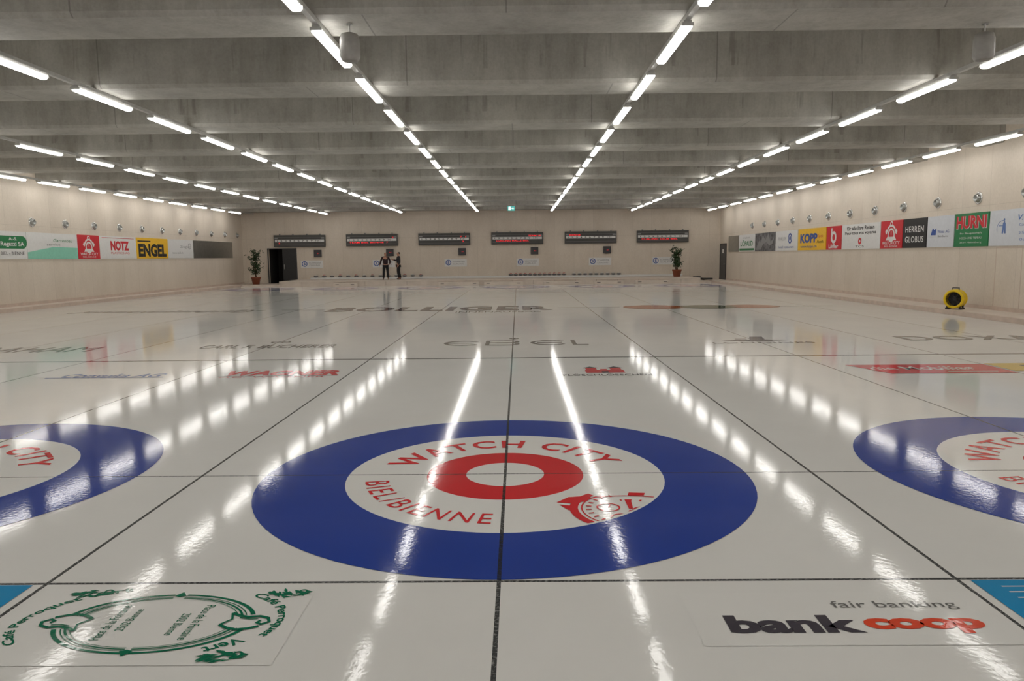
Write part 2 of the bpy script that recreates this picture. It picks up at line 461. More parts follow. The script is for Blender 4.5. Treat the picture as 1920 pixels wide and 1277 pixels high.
sh += [poly2([(-.03, .255), (0, .242), (.03, .255), (0, .295)]), poly2([(-.03, -.255), (0, -.295), (.03, -.255), (0, -.242)])]
flat(a, 'ribbon', sh, 'i_green', .001)
rnd_ = random.Random(9)
sh = []
for (px, py, rot_) in ((-.46, .29, .4), (.53, .28, -.6), (.42, -.30, .2)):
    for i in range(34):
        l = rnd_.uniform(.02, .038); w_ = l * .26
        q = rnd_.uniform(-1, 1); cx_ = px + q * .085; cy_ = py + rnd_.uniform(-.035, .035) * (1.2 - abs(q))
        r_ = rot_ + rnd_.uniform(-.8, .8); c, sn = math.cos(r_), math.sin(r_)
        sh.append(poly2([(cx_ + u * c - v * sn, cy_ + u * sn + v * c) for u, v in ((-l, 0), (-l * .3, -w_), (l, 0), (-l * .3, w_))]))
    sh.append(arc_band(px + .07, py + .02, .022, .012, 0, 360, 14)); sh.append(poly2([(px + .09, py + .03), (px + .12, py + .015), (px + .09, py + .005)]))
flat(a, 'parrot_drawing', sh, 'i_green', .001)
letter_arc(a, 'Café Perroquet Vert', 'i_green', 0, 0, .60, .335, 212, 116, .060, .001, bold=.02)
letter_arc(a, 'Café Perroquet', 'i_green', 0, 0, .545, .315, 50, -22, .062, .001, bold=.02)
letter_arc(a, 'Vert', 'i_green', 0, 0, .50, .285, -30, -52, .06, .001, bold=.02)
letter(a, 'Place de la Fontaine', 'i_green', -.205, 0, .32, .045, .001, math.pi / 2 + .05)
letter(a, '2502 Bienne', 'i_green', -.13, .02, .20, .04, .001, math.pi / 2)
letter(a, 'Place de la Fontaine', 'i_green', .195, 0, .32, .045, .001, -math.pi / 2)
letter(a, '2502 Bienne', 'i_green', .115, -.02, .20, .04, .001, -math.pi / 2)
# bank
a = ad(1.62, -2.25, 'bank lettering in dark grey and orange frozen in ice')
flat(a, 'patch', [rect2(-.72, -.25, .72, .24)], 'i_patch', -.001)
letter(a, 'bank', 'i_dark', -.275, -.068, .60, .16, .001, bold=.045)
letter(a, 'coop', 'i_orange', .312, -.088, .54, .135, .001, bold=.05, spacing=.95)
letter(a, 'fair banking', 'i_grey', .265, .105, .59, .085, .001)
# blue banners
for sx in (-1, 1):
    a = ad(sx * 3.52, -2.2, 'bright blue rectangle with white stripes frozen in ice')
    flat(a, 'blue_field', [rect2(-1.11, -.34, 1.11, .32)], 'i_cyan', 0)
    flat(a, 'stripe', [rect2(-1.0, .24 - .06 * i, 1.0, .25 - .06 * i) for i in range(5)] if sx > 0 else [rect2(-1.05, .14 - .06 * i, 1.0, .15 - .06 * i) for i in range(5)], 'i_white', .001)
# mid adverts
a = ad(-5.82, 4.9, 'pale blue company lettering with underline frozen in ice')
letter(a, 'Consulta AG', 'i_pale', .05, .03, 1.45, .30, 0, bold=.02, shear=.25)
flat(a, 'underline', [rect2(-.85, -.17, .85, -.13)], 'i_pale', 0)
a = ad(-3.34, 4.95, 'red block lettering with small subtitle frozen in ice')
letter(a, 'WAGNER', 'i_lred', 0, .10, 1.72, .46, 0, bold=.05)
letter(a, 'AG. WAGNER', 'i_lred', -.05, -.25, 1.5, .11, 0)
flat(a, 'underline', [rect2(-.86, -.18, .86, -.165)], 'i_grey', 0)
a = ad(1.36, 4.9, 'small red castle emblem above dark lettering frozen in ice')
flat(a, 'castle', [rect2(-.28, -.06, .28, .20), rect2(-.26, .2, -.10, .38), rect2(.10, .2, .26, .38), rect2(-.05, .2, .05, .28)], 'i_lred', 0)
flat(a, 'castle_roof', [poly2([(-.30, .38), (-.06, .38), (-.18, .52)]), poly2([(.06, .38), (.30, .38), (.18, .52)]), rect2(-.05, -.06, .05, .08)], 'i_dark', .0006)
letter(a, 'FLÖSCHLÖSSCHEN', 'i_dark', 0, -.24, 1.25, .17, 0, bold=.01)
a = ad(6.05, 4.95, 'red rectangle with pale lettering frozen in ice')
flat(a, 'red_field', [poly2([(-1.05, .42), (-.75, -.40), (1.0, -.40), (1.0, .42)])], 'i_lred', 0)
letter(a, 'die Mobiliar', 'i_patch', -.1, .06, 1.5, .30, .001, bold=.01)
flat(a, 'stripe', [rect2(.1, -.28, .8, -.24)], 'i_patch', .001)
a = ad(8.1, 5.0, 'yellow rectangle with grey lettering frozen in ice')
flat(a, 'yellow_field', [rect2(-1.0, -.3, 1.0, .42)], 'i_yellow', 0)
letter(a, 'KOPP', 'i_grey', 0, .05, 1.2, .35, .001, bold=.03)
# watch brands
a = ad(-9.25, 8.1, 'grey capital lettering frozen in ice'); letter(a, 'GRAHAM', 'i_grey', 0, 0, 2.75, .75, 0)
a = ad(-4.66, 8.3, 'grey capital lettering with small emblem frozen in ice')
letter(a, 'CARL F. BUCHERER', 'i_grey', 0, 0, 2.6, .5, 0, bold=.01); letter(a, 'cb', 'i_grey', 0, .75, .4, .35, 0)
a = ad(.02, 8.55, 'wide rounded grey lettering frozen in ice')
flat(a, 'lettering', [rect2(-1.30, -.04, -.78, .05), rect2(-.55, -.38, -.47, .38), rect2(.95 - .5, -.04, .93, .05), rect2(1.12, -.38, 1.2, .38), rect2(1.12, -.38, 1.42, -.29),
     arc_band(-.98, 0, .38, .30, 40, 320, 30), arc_band(.70, 0, .38, .30, 40, 320, 30),
     rect2(-.5, .30, -.1, .38), rect2(-.5, -.04, -.1, .05), rect2(-.5, -.38, -.1, -.30), arc_band(-.1, .17, .21, .13, -90, 90, 14), arc_band(-.1, -.17, .21, .13, -90, 90, 14)], 'i_grey', 0)
flat(a, 'crest', [arc_band(0, .75, .10, .05, 0, 360, 16), rect2(-.03, .6, .03, .9)], 'i_grey', 0)
a = ad(4.75, 8.5, 'dark winged emblem above thin lettering frozen in ice')
flat(a, 'emblem', [poly2([(-.7, .1), (-.1, -.02), (.1, .0), (.6, .1), (.2, .25), (.3, .75), (.05, .75), (-.1, .25)]), rect2(-.35, .35, -.12, .42)], 'i_dark', 0)
letter(a, 'LONGINES', 'i_grey', 0, -.27, 1.9, .2, 0)
a = ad(8.95, 8.75, 'bold grey capital lettering frozen in ice'); letter(a, 'DOXA', 'i_grey', 0, 0, 2.7, .72, 0, bold=.02, spacing=1.1)
a = ad(-2.4, 18.1, 'huge grey lettering frozen in ice'); letter(a, 'BOLLIGER', 'i_dark', 0, 0, 7.2, 1.9, 0, bold=.04, spacing=1.1)
letter(a, 'INNENAUSBAU', 'i_grey', 1.9, -1.5, 2.6, .4, 0)
flat(a, 'stripe', [rect2(3.8, -.04, 5.8, .04), rect2(-5.2, -.04, -3.8, .04)], 'i_grey', 0)
a = ad(-11.2, 17.8, 'grey handwritten style lettering frozen in ice'); letter(a, 'Swisstimerliy', 'i_dark', 0, 0, 6.2, 1.4, 0, shear=.5)
a = ad(6.0, 17.9, 'orange brown and green logo shapes frozen in ice')
flat(a, 'orange_mark', [disc2(-1.5, .1, 1.0, 24, .9), rect2(-2.4, -.4, -.3, .65), disc2(1.6, .05, .9, 24, .85)], 'i_brown', .001)
flat(a, 'green_mark', [disc2(.2, 0, .9, 24, .9)], 'i_dgreen', .003)
flat(a, 'stripe', [rect2(-2.4, -.05, 4.2, .05)], 'i_grey', 0)

# ------------------------------------------------------------------ wall boards
def board(F, w, h, mat, label, cat='advertising board', name='advertising_board', t=.03):
    r = box(name, (-w / 2, -h / 2, 0), (w / 2, h / 2, t), mat); r.matrix_world = F
    return tag(r, label, cat)
T = .033
def watch_sign(b, w):
    flat(b, 'emblem', [arc_band(0, .0, .34, .27, 20, 160, 20), arc_band(0, -.02, .24, .17, 0, 360, 24), arc_band(0, .36, .10, .06, 0, 360, 12),
        poly2([(-.36, -.20), (.36, -.20), (.26, -.08), (-.26, -.08)]), poly2([(-.34, .0), (-.27, .06), (-.33, .2), (-.41, .1)]), poly2([(.34, .0), (.27, .06), (.33, .2), (.41, .1)]), rect2(-.015, -.02, .015, .12)], 'white', T)
    letter(b, 'WATCH CITY', 'white', 0, -.29, w * .8, .11, T, bold=.02)
    letter(b, 'BIEL-BIENNE', 'white', 0, -.41, w * .6, .06, T)
ZL, HL = 2.23, .97
def L(y0, y1, mat, lab): return board(F_left((y0 + y1) / 2, ZL), y1 - y0 - .02, HL, mat, lab), (y1 - y0)
b, w = L(18.5, 20.83, 'white', 'white advertising board with green rounded company name')
flat(b, 'green_badge', [rect2(-.30, -.12, .95, .33), disc2(-.30, .105, .225, 20), disc2(.95, .105, .225, 20)], 'green', T)
letter(b, 'A.-S.', 'white', .45, .23, .42, .11, T + .004, bold=.02); letter(b, 'Regazzi SA', 'white', .42, .03, 1.2, .2, T + .004, bold=.03)
letter(b, 'BIEL - BIENNE', 'ink', .4, -.28, 1.2, .11, T)
b, w = L(20.83, 23.88, 'white', 'white and mint green advertising board')
flat(b, 'green_wave', [poly2([(-w / 2 + .02, -HL / 2), (w / 2 - .02, -HL / 2), (w / 2 - .02, -.05), (0, -.03), (-.8, -.14), (-w / 2 + .02, -.24)])], 'mint', T)
letter(b, 'Gartenbau', 'green', .6, .22, 1.2, .12, T, shear=.2); letter(b, 'service', 'gink', .0, .06, .8, .1, T + .002)
b, w = L(23.88, 25.42, 'red', 'red advertising board with white watch emblem'); watch_sign(b, w)
b, w = L(25.42, 28.4, 'white', 'white advertising board with bold red company name')
letter(b, 'NOTZ', 'red', .1, .08, 1.5, .42, T, bold=.05); letter(b, 'PLASTICS AG', 'red', .1, -.24, 1.5, .09, T)
flat(b, 'red_line', [rect2(-1.3, .40, 1.3, .42)], 'red', T)
b, w = L(28.4, 31.47, 'yellow', 'yellow advertising board with heavy black company name')
letter(b, 'ENGEL', 'ink', 0, -.1, 2.7, .62, T, bold=.05); flat(b, 'ink_bar', [rect2(-1.4, .3, -.2, .36)], 'ink', T)
b, w = L(31.47, 34.35, 'white', 'white advertising board with faint grey text')
letter(b, 'Ziegler', 'gink', .5, .1, 1.2, .16, T); letter(b, 'www.biel.ch', 'gink', -.4, -.2, 1.2, .1, T); flat(b, 'crest', [arc_band(1.0, .15, .16, .12, 0, 360, 18)], 'gink', T)
b, w = L(34.4, 39.85, 'steel', 'blank brushed metal panel on the plywood wall')
ZR, HR = 2.30, .95
def Rr(y1, y0, mat, lab): return board(F_right((y0 + y1) / 2, ZR), y1 - y0 - .02, HR, mat, lab), (y1 - y0)
b, w = Rr(39.6, 37.5, 'steel', 'blank grey metal panel on the plywood wall')
b, w = Rr(37.45, 34.6, 'white', 'white advertising board with green lettering and green bar')
letter(b, 'LÖPALD', 'green', 0, 0, 2.2, .34, T, bold=.03); flat(b, 'green_bar', [rect2(-1.3, -.42, 1.3, -.3)], 'green', T); letter(b, 'treuhand', 'gink', 0, .3, 1.2, .1, T)
b, w = Rr(34.55, 31.45, 'photo', 'black and white photo print advertising board')
flat(b, 'light_shape', [poly2([(-1.4, -.4), (-.6, -.4), (-.2, -.1), (.3, .0), (.7, -.2), (1.2, -.1), (1.4, .2), (.9, 0), (.5, .4), (.1, .1), (-.3, .35), (-.6, -.05), (-.9, .1)])], 'gink', T)
b, w = Rr(31.4, 28.5, 'white', 'white advertising board with small blue crest')
flat(b, 'crest', [disc2(.5, .1, .25, 24)], 'blue', T); flat(b, 'crest_line', [arc_band(.5, .1, .17, .12, 0, 360, 20)], 'white', T + .002); letter(b, 'PAVILLON', 'gink', -.5, .1, 1.0, .16, T); letter(b, 'hotel restaurant', 'blue', 0, -.3, 2.0, .11, T)
b, w = Rr(28.45, 25.4, 'yellow', 'yellow advertising board with blue company name')
letter(b, 'KOPP', 'blue', -.3, .05, 1.9, .42, T, bold=.05); letter(b, 'www.kopp.ch', 'blue', -.3, -.33, 1.8, .14, T, bold=.02); letter(b, 'Optik', 'red', .95, .1, .6, .15, T); letter(b, 'Akustik', 'ink', .95, -.12, .7, .12, T)
b, w = Rr(25.35, 23.93, 'red', 'red advertising board with white circular letter mark')
flat(b, 'letter_mark', [rect2(-.26, -.12, -.14, .40), arc_band(0, .02, .25, .13, 0, 360, 28)], 'white', T); letter(b, 'Löffler', 'white', 0, -.34, .9, .17, T, bold=.03)
b, w = Rr(23.9, 20.8, 'white', 'white advertising board with two slogans and red mark')
letter(b, 'für alle Ihre Reisen', 'ink', 0, .32, 2.2, .15, T, bold=.02); letter(b, 'Pour tous vos voyages', 'ink', 0, .12, 2.5, .15, T, bold=.02)
flat(b, 'red_mark', [arc_band(0, -.18, .13, .05, 0, 360, 16)], 'red', T); letter(b, 'TCS', 'ink', 0, -.38, .7, .08, T)
b, w = Rr(20.78, 19.3, 'red', 'red advertising board with white watch emblem'); watch_sign(b, w)
b, w = Rr(19.28, 17.85, 'ink', 'black advertising board with white capitals')
letter(b, 'HERREN', 'white', 0, .13, 1.1, .2, T, bold=.015, spacing=1.15); letter(b, 'GLOBUS', 'white', 0, -.2, 1.1, .2, T, bold=.015, spacing=1.15)
b, w = Rr(17.82, 16.4, 'offw', 'pale grey advertising board with small blue logo')
flat(b, 'logo_mark', [poly2([(-.5, -.1), (-.22, -.1), (-.2, .12), (-.3, .05), (-.4, .12)])], 'blue', T); letter(b, 'Weiss AG', 'blue', .17, .0, .6, .09, T); letter(b, 'Biel-Bienne', 'gink', .17, -.14, .55, .06, T)
b, w = Rr(16.38, 14.8, 'green', 'green advertising board with red and white company name')
letter(b, 'HURNI', 'white', .012, .212, 1.40, .37, T, bold=.055); letter(b, 'HURNI', 'red', 0, .22, 1.38, .36, T + .003, bold=.04)
for i, s in enumerate(('Ihr Baugeschäft', 'HOCH- UND TIEFBAU', '2554 Meinisberg')): letter(b, s, 'white', 0, -.1 - .13 * i, 1.0, .06, T)
b, w = Rr(14.78, 11.6, 'offw', 'pale blue-white advertising board with blue lettering')
letter(b, 'V. DE MARCO', 'lblue', .45, .25, 1.8, .15, T, shear=.25, bold=.02); letter(b, 'Gipserei Malerei', 'lblue', .35, .05, 1.5, .09, T); letter(b, '2502 Biel-Bienne', 'lblue', .35, -.15, 1.5, .07, T); letter(b, '032 365 10 20', 'lblue', .35, -.32, 1.4, .07, T)
flat(b, 'figure_drawing', [poly2([(-1.06, -.15), (-1.0, -.15), (-.97, .0), (-.95, -.15), (-.90, -.15), (-.92, .12), (-.98, .18), (-1.03, .12)]), disc2(-.98, .22, .035, 12), rect2(-1.2, .05, -.95, .07), arc_band(-1.05, -.02, .22, .205, 60, 200, 16)], 'lblue', T)

# air nozzles
ns = nb = None
def nozzle(F, i):
    global ns, nb
    if ns is None:
        ns = lathe('air_nozzle', [(.175, 0), (.175, .015), (.165, .03), (.13, .035), (.125, .03)], 'chrome')
        nb = lathe('nozzle_bowl', [(.128, .005), (.125, .06), (.10, .10), (.085, .11), (.075, .10), (.06, .04), (.0001, .02)], 'steel', ns); a = ns
    else:
        a = ns.copy(); COL.objects.link(a); d = nb.copy(); d.parent = a; COL.objects.link(d)
    a.matrix_world = F; tag(a, 'round chrome air nozzle on the plywood wall', 'air vent', 'round wall air nozzles')
for i in range(12): nozzle(F_right(13.4 + 1.975 * i, 3.17 + .006 * i, 0), i)
for i in range(12): nozzle(F_left(19.3 + 1.95 * i, 3.08 + .008 * i, 0), i)

# ------------------------------------------------------------------ far wall objects
led_txt = [('', '5'), ('2', 'TEAM BIEL BIENNE  7'), ('7 1', '3'), ('TEAM 14', 'CURLING HALLE BIEL'), ('BIENNE', ''), ('', 'CURLING CLUB BIEL')]
for i, cx in enumerate((-13.9, -9.25, -4.6, .08, 4.78, 9.38)):
    zc = 2.79 + .012 * i
    r = boxes('scoreboard', [((-1.66, -.38, .06), (1.66, .38, .16))], 'bgrey', bevel=.012); r.matrix_world = F_far(cx, zc)
    tag(r, 'long black electronic scoreboard with red digits and white strip', 'scoreboard', 'scoreboards on the end wall')
    boxes('bracket', [((s - .03, .30, 0), (s + .03, .46, .08)) for s in (-1.3, -.45, .45, 1.3)], 'mgrey', r)
    flat(r, 'number_strip', [rect2(-1.58, -.06, 1.58, .09)], 'white', .163)
    letter(r, '1  2  3  4  5  6  7  8  9  10', 'ink', -.1, .015, 2.7, .09, .167, bold=.01)
    flat(r, 'divider', [rect2(-1.2 + .28 * k, -.06, -1.19 + .28 * k, .09) for k in range(10)] + [rect2(-1.58, .23, 1.58, .24), rect2(-1.58, -.25, 1.58, -.24)], 'gink', .164)
    a_, b_ = led_txt[i]
    if a_: letter(r, a_, 'led', [-.9, 1.35, 1.2, 1.1, -1.0, 0][i], .16, [.7, .12, .4, .8, .7, 1][i], .09, .165, bold=.01)
    if b_: letter(r, b_, 'led', [-1.3, -.2, 1.2, -.3, -1.1, -.2][i], -.15, [.1, 2.5, .12, 2.1, .6, 2.3][i], .09, .165, bold=.01)
    flat(r, 'team_plate', [rect2(s - .1, .14, s + .1, .22) for s in (-1.5, 1.5)], 'gink', .163)
for i in range(5):
    cx = -12.78 + 4.655 * i
    r = box('digital_clock', (-.24, -.23, 0), (.24, .23, .12), 'dgrey', bevel=.01); r.matrix_world = F_far(cx, 1.99 + .012 * i)
    tag(r, 'small black digital clock box with red digits', 'clock', 'digital clocks on the end wall')
    letter(r, '3:1', 'led', .03, .0, .12, .07, .124, bold=.0)
for i in range(6):
    cx = -13.2 + 4.65 * i
    if i == 5: cx = 9.45
    r = box('sponsor_sign', (-.72, -.24, 0), (.72, .24, .02), 'white'); r.matrix_world = F_far(cx, 1.30)
    tag(r, 'small white sign with blue round emblem and grey text', 'sign', 'small signs on the end wall')
    flat(r, 'emblem', [arc_band(-.47, .02, .18, .13, 0, 360, 24)], 'blue', .023); letter(r, 'S', 'blue', -.47, .02, .12, .17, .023, bold=.04)
    letter(r, 'SCHWEIZER', 'gink', .2, .08, .78, .10, .023); letter(r, 'CURLING', 'gink', .17, -.07, .7, .08, .023)

# platform
r = box('end_platform', (-14.1, PLAT_Y, 0), (10.9, YF - .006, PLAT_Z), 'platf'); tag(r, 'low pale wooden platform along the end wall', 'platform')
boxes('panel_seam', [((-14.0 + 1.25 * k, PLAT_Y - .004, .03), (-13.985 + 1.25 * k, PLAT_Y + .01, .27)) for k in range(20)], 'seam', r)
boxes('top_edge', [((-14.1, PLAT_Y - .025, .27), (10.9, PLAT_Y + .01, .32))], 'walk', r)
for i, (x0, x1) in enumerate(((-10.8, -9.4), (-4.6, -2.2), (-1.9, .4), (1.6, 3.8), (4.6, 6.3), (7.0, 9.0))):
    q = box('storage_step', (x0, PLAT_Y - .40, 0), (x1, PLAT_Y - .04, .20), 'platf', bevel=.01)
    tag(q, 'low pale wooden step box in front of the platform', 'step', 'step boxes at the platform')
    boxes('hand_slot', [((x0 + .15, PLAT_Y - .405, .10), (x0 + .35, PLAT_Y - .398, .13)), ((x1 - .35, PLAT_Y - .405, .10), (x1 - .15, PLAT_Y - .398, .13))], 'black', q)
SZ = PLAT_Z + .003
r = box('stone_shelf', (-13.2, YF - .5, SZ), (10.6, YF - .01, SZ + .12), 'white', bevel=.01); tag(r, 'long low white shelf along the end wall', 'shelf')
st = hd = None
def stone(x, hm, lab, grp):
    global st, hd
    if st is None:
        st = lathe('curling_stone', [(.0001, 0), (.065, 0), (.10, .012), (.135, .04), (.142, .06), (.142, .075), (.13, .10), (.09, .115), (.0001, .115)], 'granite')
        hd = boxes('handle', [((-.07, -.012, .14), (.08, .012, .165)), ((-.07, -.012, .115), (-.045, .012, .14))], 'h_red', st, bevel=.004); a, d = st, hd
    else:
        a = st.copy(); COL.objects.link(a); d = hd.copy(); d.parent = a; COL.objects.link(d)
    if hm != 'h_red':
        d.data = d.data.copy(); d.data.materials[0] = M[hm]
    a.location = (x, YF - .26, SZ + .122); a.rotation_euler[2] = .3 * math.sin(x * 7)
    tag(a, lab, 'curling stone', grp)
for k in range(12): stone(-.35 + .31 * k, 'h_red', 'grey granite curling stone with red handle', 'curling stones on the shelf')
for k in range(9): stone(3.7 + .36 * k, 'h_white', 'grey granite curling stone with light handle', 'curling stones on the shelf')
for k in range(14): stone(-12.9 + .52 * k, 'h_red' if k % 2 else 'h_white', 'grey granite curling stone with coloured handle', 'curling stones on the shelf')

# doors
r = box('door_1', (-15.08, YF - .03, .09), (-14.22, YF + .03, 2.28), 'black'); struct(r, 'black door leaf beside the dark opening')
boxes('door_handle', [((-14.99, YF - .09, 1.0), (-14.95, YF - .03, 1.3))], 'steel', r)
r = boxes('door_frame', [((-16.06, YF - .02, .09), (-16.0, YF + .02, 2.34)), ((-16.06, YF - .02, 2.28), (-14.18, YF + .02, 2.34)), ((-14.22, YF - .02, .09), (-14.16, YF + .02, 2.34))], 'dgrey'); r.name = 'trim_7'; struct(r)
r = box('door_2', (XR - .03, 40.15, .09), (XR + .0, 41.35, 2.28), 'dgrey'); struct(r, 'dark grey door in the plywood wall')
boxes('door_handle', [((XR - .08, 40.3, 1.05), (XR - .03, 40.42, 1.09))], 'steel', r)
boxes('door_sign', [((XR - .035, 40.6, 1.75), (XR - .03, 40.9, 2.0))], 'white', r)
r = boxes('trim_8', [((XR - .045, 40.07, .09), (XR, 40.15, 2.36)), ((XR - .045, 41.35, .09), (XR, 41.43, 2.36)), ((XR - .045, 40.07, 2.28), (XR, 41.43, 2.36))], 'black'); struct(r)
r = box('door_3', (XR - .012, 12.3, .1), (XR, 14.45, 1.77), 'wall_y'); struct(r, 'flush pale plywood service door')
boxes('door_gap', [((XR - .016, 14.44, .1), (XR - .0, 14.46, 1.78)), ((XR - .016, 12.29, 1.765), (XR, 14.46, 1.785)), ((XR - .016, 13.42, .1), (XR, 13.435, 1.78))], 'kerb', r)

# exit sign hanging
r = box('exit_sign', (-.19, -.03, -.12), (.19, .03, .12), 'exitg', bevel=.008); r.location = (-.22, 33.1, 4.17)
tag(r, 'small lit green and white escape sign hanging from rods', 'exit sign')
mk('pictogram', [(-.14, -.034, -.09), (-.02, -.034, -.09), (-.02, -.034, .09), (-.14, -.034, .09), (.02, -.034, -.02), (.08, -.034, -.02), (.08, -.034, -.07), (.15, -.034, .0), (.08, -.034, .07), (.08, -.034, .02), (.02, -.034, .02)], [(0, 1, 2, 3), (4, 5, 6, 7, 8, 9, 10)], 'exitw', r)
boxes('hanger', [((s - .008, -.008, .12), (s + .008, .008, .388)) for s in (-.15, .15)], 'rail', r)

# hanging speakers
for x, y in ((-1.96, 3.95), (6.09, 4.25)):
    r = lathe('hanging_speaker', [(.0001, 0), (.095, 0), (.105, .012), (.125, .05), (.122, .26), (.105, .32), (.05, .34), (.0001, .34)], 'speak', seg=32)
    r.location = (x, y, 4.11); tag(r, 'grey cylindrical loudspeaker hanging from a concrete beam', 'speaker', 'hanging loudspeakers')
    lathe('speaker_grille', [(.0001, -.004), (.088, -.004), (.09, .001)], 'grille', r)
    lathe('stem', [(.012, .335), (.012, .448), (.04, .448), (.04, .435)], 'rail', r, 12)

# yellow fan
r = empty('floor_fan'); tag(r, 'round yellow drum blower fan standing on the walkway', 'fan')
r.matrix_world = Matrix.Translation((12.28, 14.85, .092)) @ Matrix.Rotation(math.radians(-50), 4, 'Z') @ Matrix.Scale(.90, 4)
hv, hf = lathe_v([(.215, .15), (.225, .175), (.25, .185), (.285, .17), (.295, .14), (.275, .11), (.27, .0), (.275, -.11), (.295, -.14), (.285, -.17), (.25, -.185), (.225, -.175), (.215, -.15), (.235, -.1), (.235, .1), (.215, .15)], 40)
RX = Matrix.Rotation(math.radians(90), 4, 'X')
def rx(vs, dz=.32): return [tuple((RX @ Vector(v)) + Vector((0, 0, dz))) for v in vs]
mk('drum', rx(hv), hf, 'fanY', r, smooth=True)
bv, bf = [], []
for k in range(6):
    rr_ = .05 + .032 * k
    v, f = lathe_v([(rr_, .150), (rr_ + .006, .150), (rr_ + .006, .157), (rr_, .157), (rr_, .150)], 28); o = len(bv); bv += v; bf += [tuple(o + i for i in q) for q in f]
for k in range(8):
    t = k * math.pi / 4; c, s = math.cos(t), math.sin(t); o = len(bv)
    q = [(.03 * c - .004 * s, .03 * s + .004 * c), (.23 * c - .004 * s, .23 * s + .004 * c), (.23 * c + .004 * s, .23 * s - .004 * c), (.03 * c + .004 * s, .03 * s - .004 * c)]
    bv += [(a, b, .149) for a, b in q] + [(a, b, .155) for a, b in q]; bf += [tuple(o + i for i in f) for f in CUBE]
mk('guard_grille', rx(bv), bf, 'black', r)
bv, bf = lathe_v([(.0001, .06), (.06, .06), (.065, .0), (.065, -.06), (.0001, -.06)], 20)
for k in range(6):
    t = k * math.pi / 3; o = len(bv)
    for rr_, dt in ((.06, -.2), (.06, .25), (.21, .35), (.21, -.1)):
        bv.append((rr_ * math.cos(t + dt), rr_ * math.sin(t + dt), .03 if dt < 0 else -.03))
    bf.append((o, o + 1, o + 2, o + 3))
mk('fan_rotor', rx(bv), bf, 'dgrey', r)
mk('back_plate', rx(lathe_v([(.0001, -.11), (.232, -.11)], 28)[0]), lathe_v([(.0001, -.11), (.232, -.11)], 28)[1], 'black', r)
boxes('foot', [((-.22, -.16, 0), (-.16, .16, .05)), ((.16, -.16, 0), (.22, .16, .05)), ((-.2, -.14, .04), (-.16, -.10, .14)), ((.16, -.14, .04), (.2, -.10, .14)), ((-.2, .10, .04), (-.16, .14, .14)), ((.16, .10, .04), (.2, .14, .14))], 'black', r)
boxes('carry_handle', [((-.1, -.015, .60), (-.08, .015, .66)), ((.08, -.015, .60), (.1, .015, .66)), ((-.1, -.015, .645), (.1, .015, .67))], 'black', r)

# dark trolley boards by the platform
r = boxes('equipment_tray', [((-.62, -.3, 0), (-.02, .3, .12)), ((.04, -.3, 0), (.62, .3, .10)), ((-.5, -.2, .12), (-.1, .2, .2))], 'black', bevel=.01); r.location = (11.6, 40.2, .125)
tag(r, 'low black equipment tray on the floor beside the platform', 'tray')

# plants
def plant(x, y, z, H, spread, lab, seed):
    rnd = random.Random(seed)
    r = empty('potted_plant'); r.location = (x, y, z); tag(r, lab, 'plant')
    lathe('pot', [(.0001, 0), (.20, 0), (.27, .36), (.30, .37), (.30, .45), (.26, .45), (.25, .40), (.0001, .40)], 'terra', r)
    lathe('soil', [(.0001, .41), (.255, .41)], 'soil', r)
    tv, tf, lv, lf = [], [], [], []
    def seg(a, b, r0, r1):
        o = len(tv); d = (b - a).normalized(); s = d.orthogonal().normalized(); t = d.cross(s)
        for p_, q in ((a, r0), (b, r1)):
            for i in range(6):
                an = i * math.pi / 3; tv.append(tuple(p_ + q * (s * math.cos(an) + t * math.sin(an))))
        for i in range(6): tf.append((o + i, o + (i + 1) % 6, o + 6 + (i + 1) % 6, o + 6 + i))
    tips = []
    for k in range(5):
        a = Vector((rnd.uniform(-.06, .06), rnd.uniform(-.06, .06), .40)); top = H * rnd.uniform(.7, 1.0)
        for j in range(4):
            zz = .4 + (top - .4) * (j + 1) / 4
            b = Vector((a.x + rnd.uniform(-1, 1) * spread * .3, a.y + rnd.uniform(-1, 1) * spread * .3, zz))
            seg(a, b, .022 - .004 * j, .018 - .004 * j)
            for _ in range(2):
                c = b + Vector((rnd.uniform(-1, 1) * spread, rnd.uniform(-1, 1) * spread, rnd.uniform(-.05, .25))); seg(b, c, .008, .004); tips.append((b, c))
            a = b
    for b, c in tips:
        for _ in range(14):
            p0 = b.lerp(c, rnd.uniform(.2, 1.15)) + Vector((rnd.gauss(0, .06), rnd.gauss(0, .06), rnd.gauss(0, .06)))
            d = Vector((rnd.uniform(-1, 1), rnd.uniform(-1, 1), rnd.uniform(-.9, .5))).normalized(); s = d.cross(Vector((0, 0, 1))).normalized()
            l = rnd.uniform(.10, .17); w_ = l * .24; up = s.cross(d) * .02; o = len(lv)
            lv.extend(tuple(q) for q in (p0, p0 + d * l * .45 + s * w_ - up, p0 + d * l, p0 + d * l * .45 - s * w_ - up, p0 + d * l * .45 + up))
            lf.extend([(o, o + 1, o + 4), (o + 1, o + 2, o + 4), (o + 2, o + 3, o + 4), (o + 3, o, o + 4)])
    mk('stems', tv, tf, 'bark', r); mk('foliage', lv, lf, 'leaf', r)
plant(-16.27, 39.9, .093, 2.2, .28, 'tall leafy potted plant in terracotta pot beside doorway', 3)
plant(9.98, 39.9, PLAT_Z + .003, 1.95, .20, 'slim leafy potted plant in terracotta pot on platform', 8)

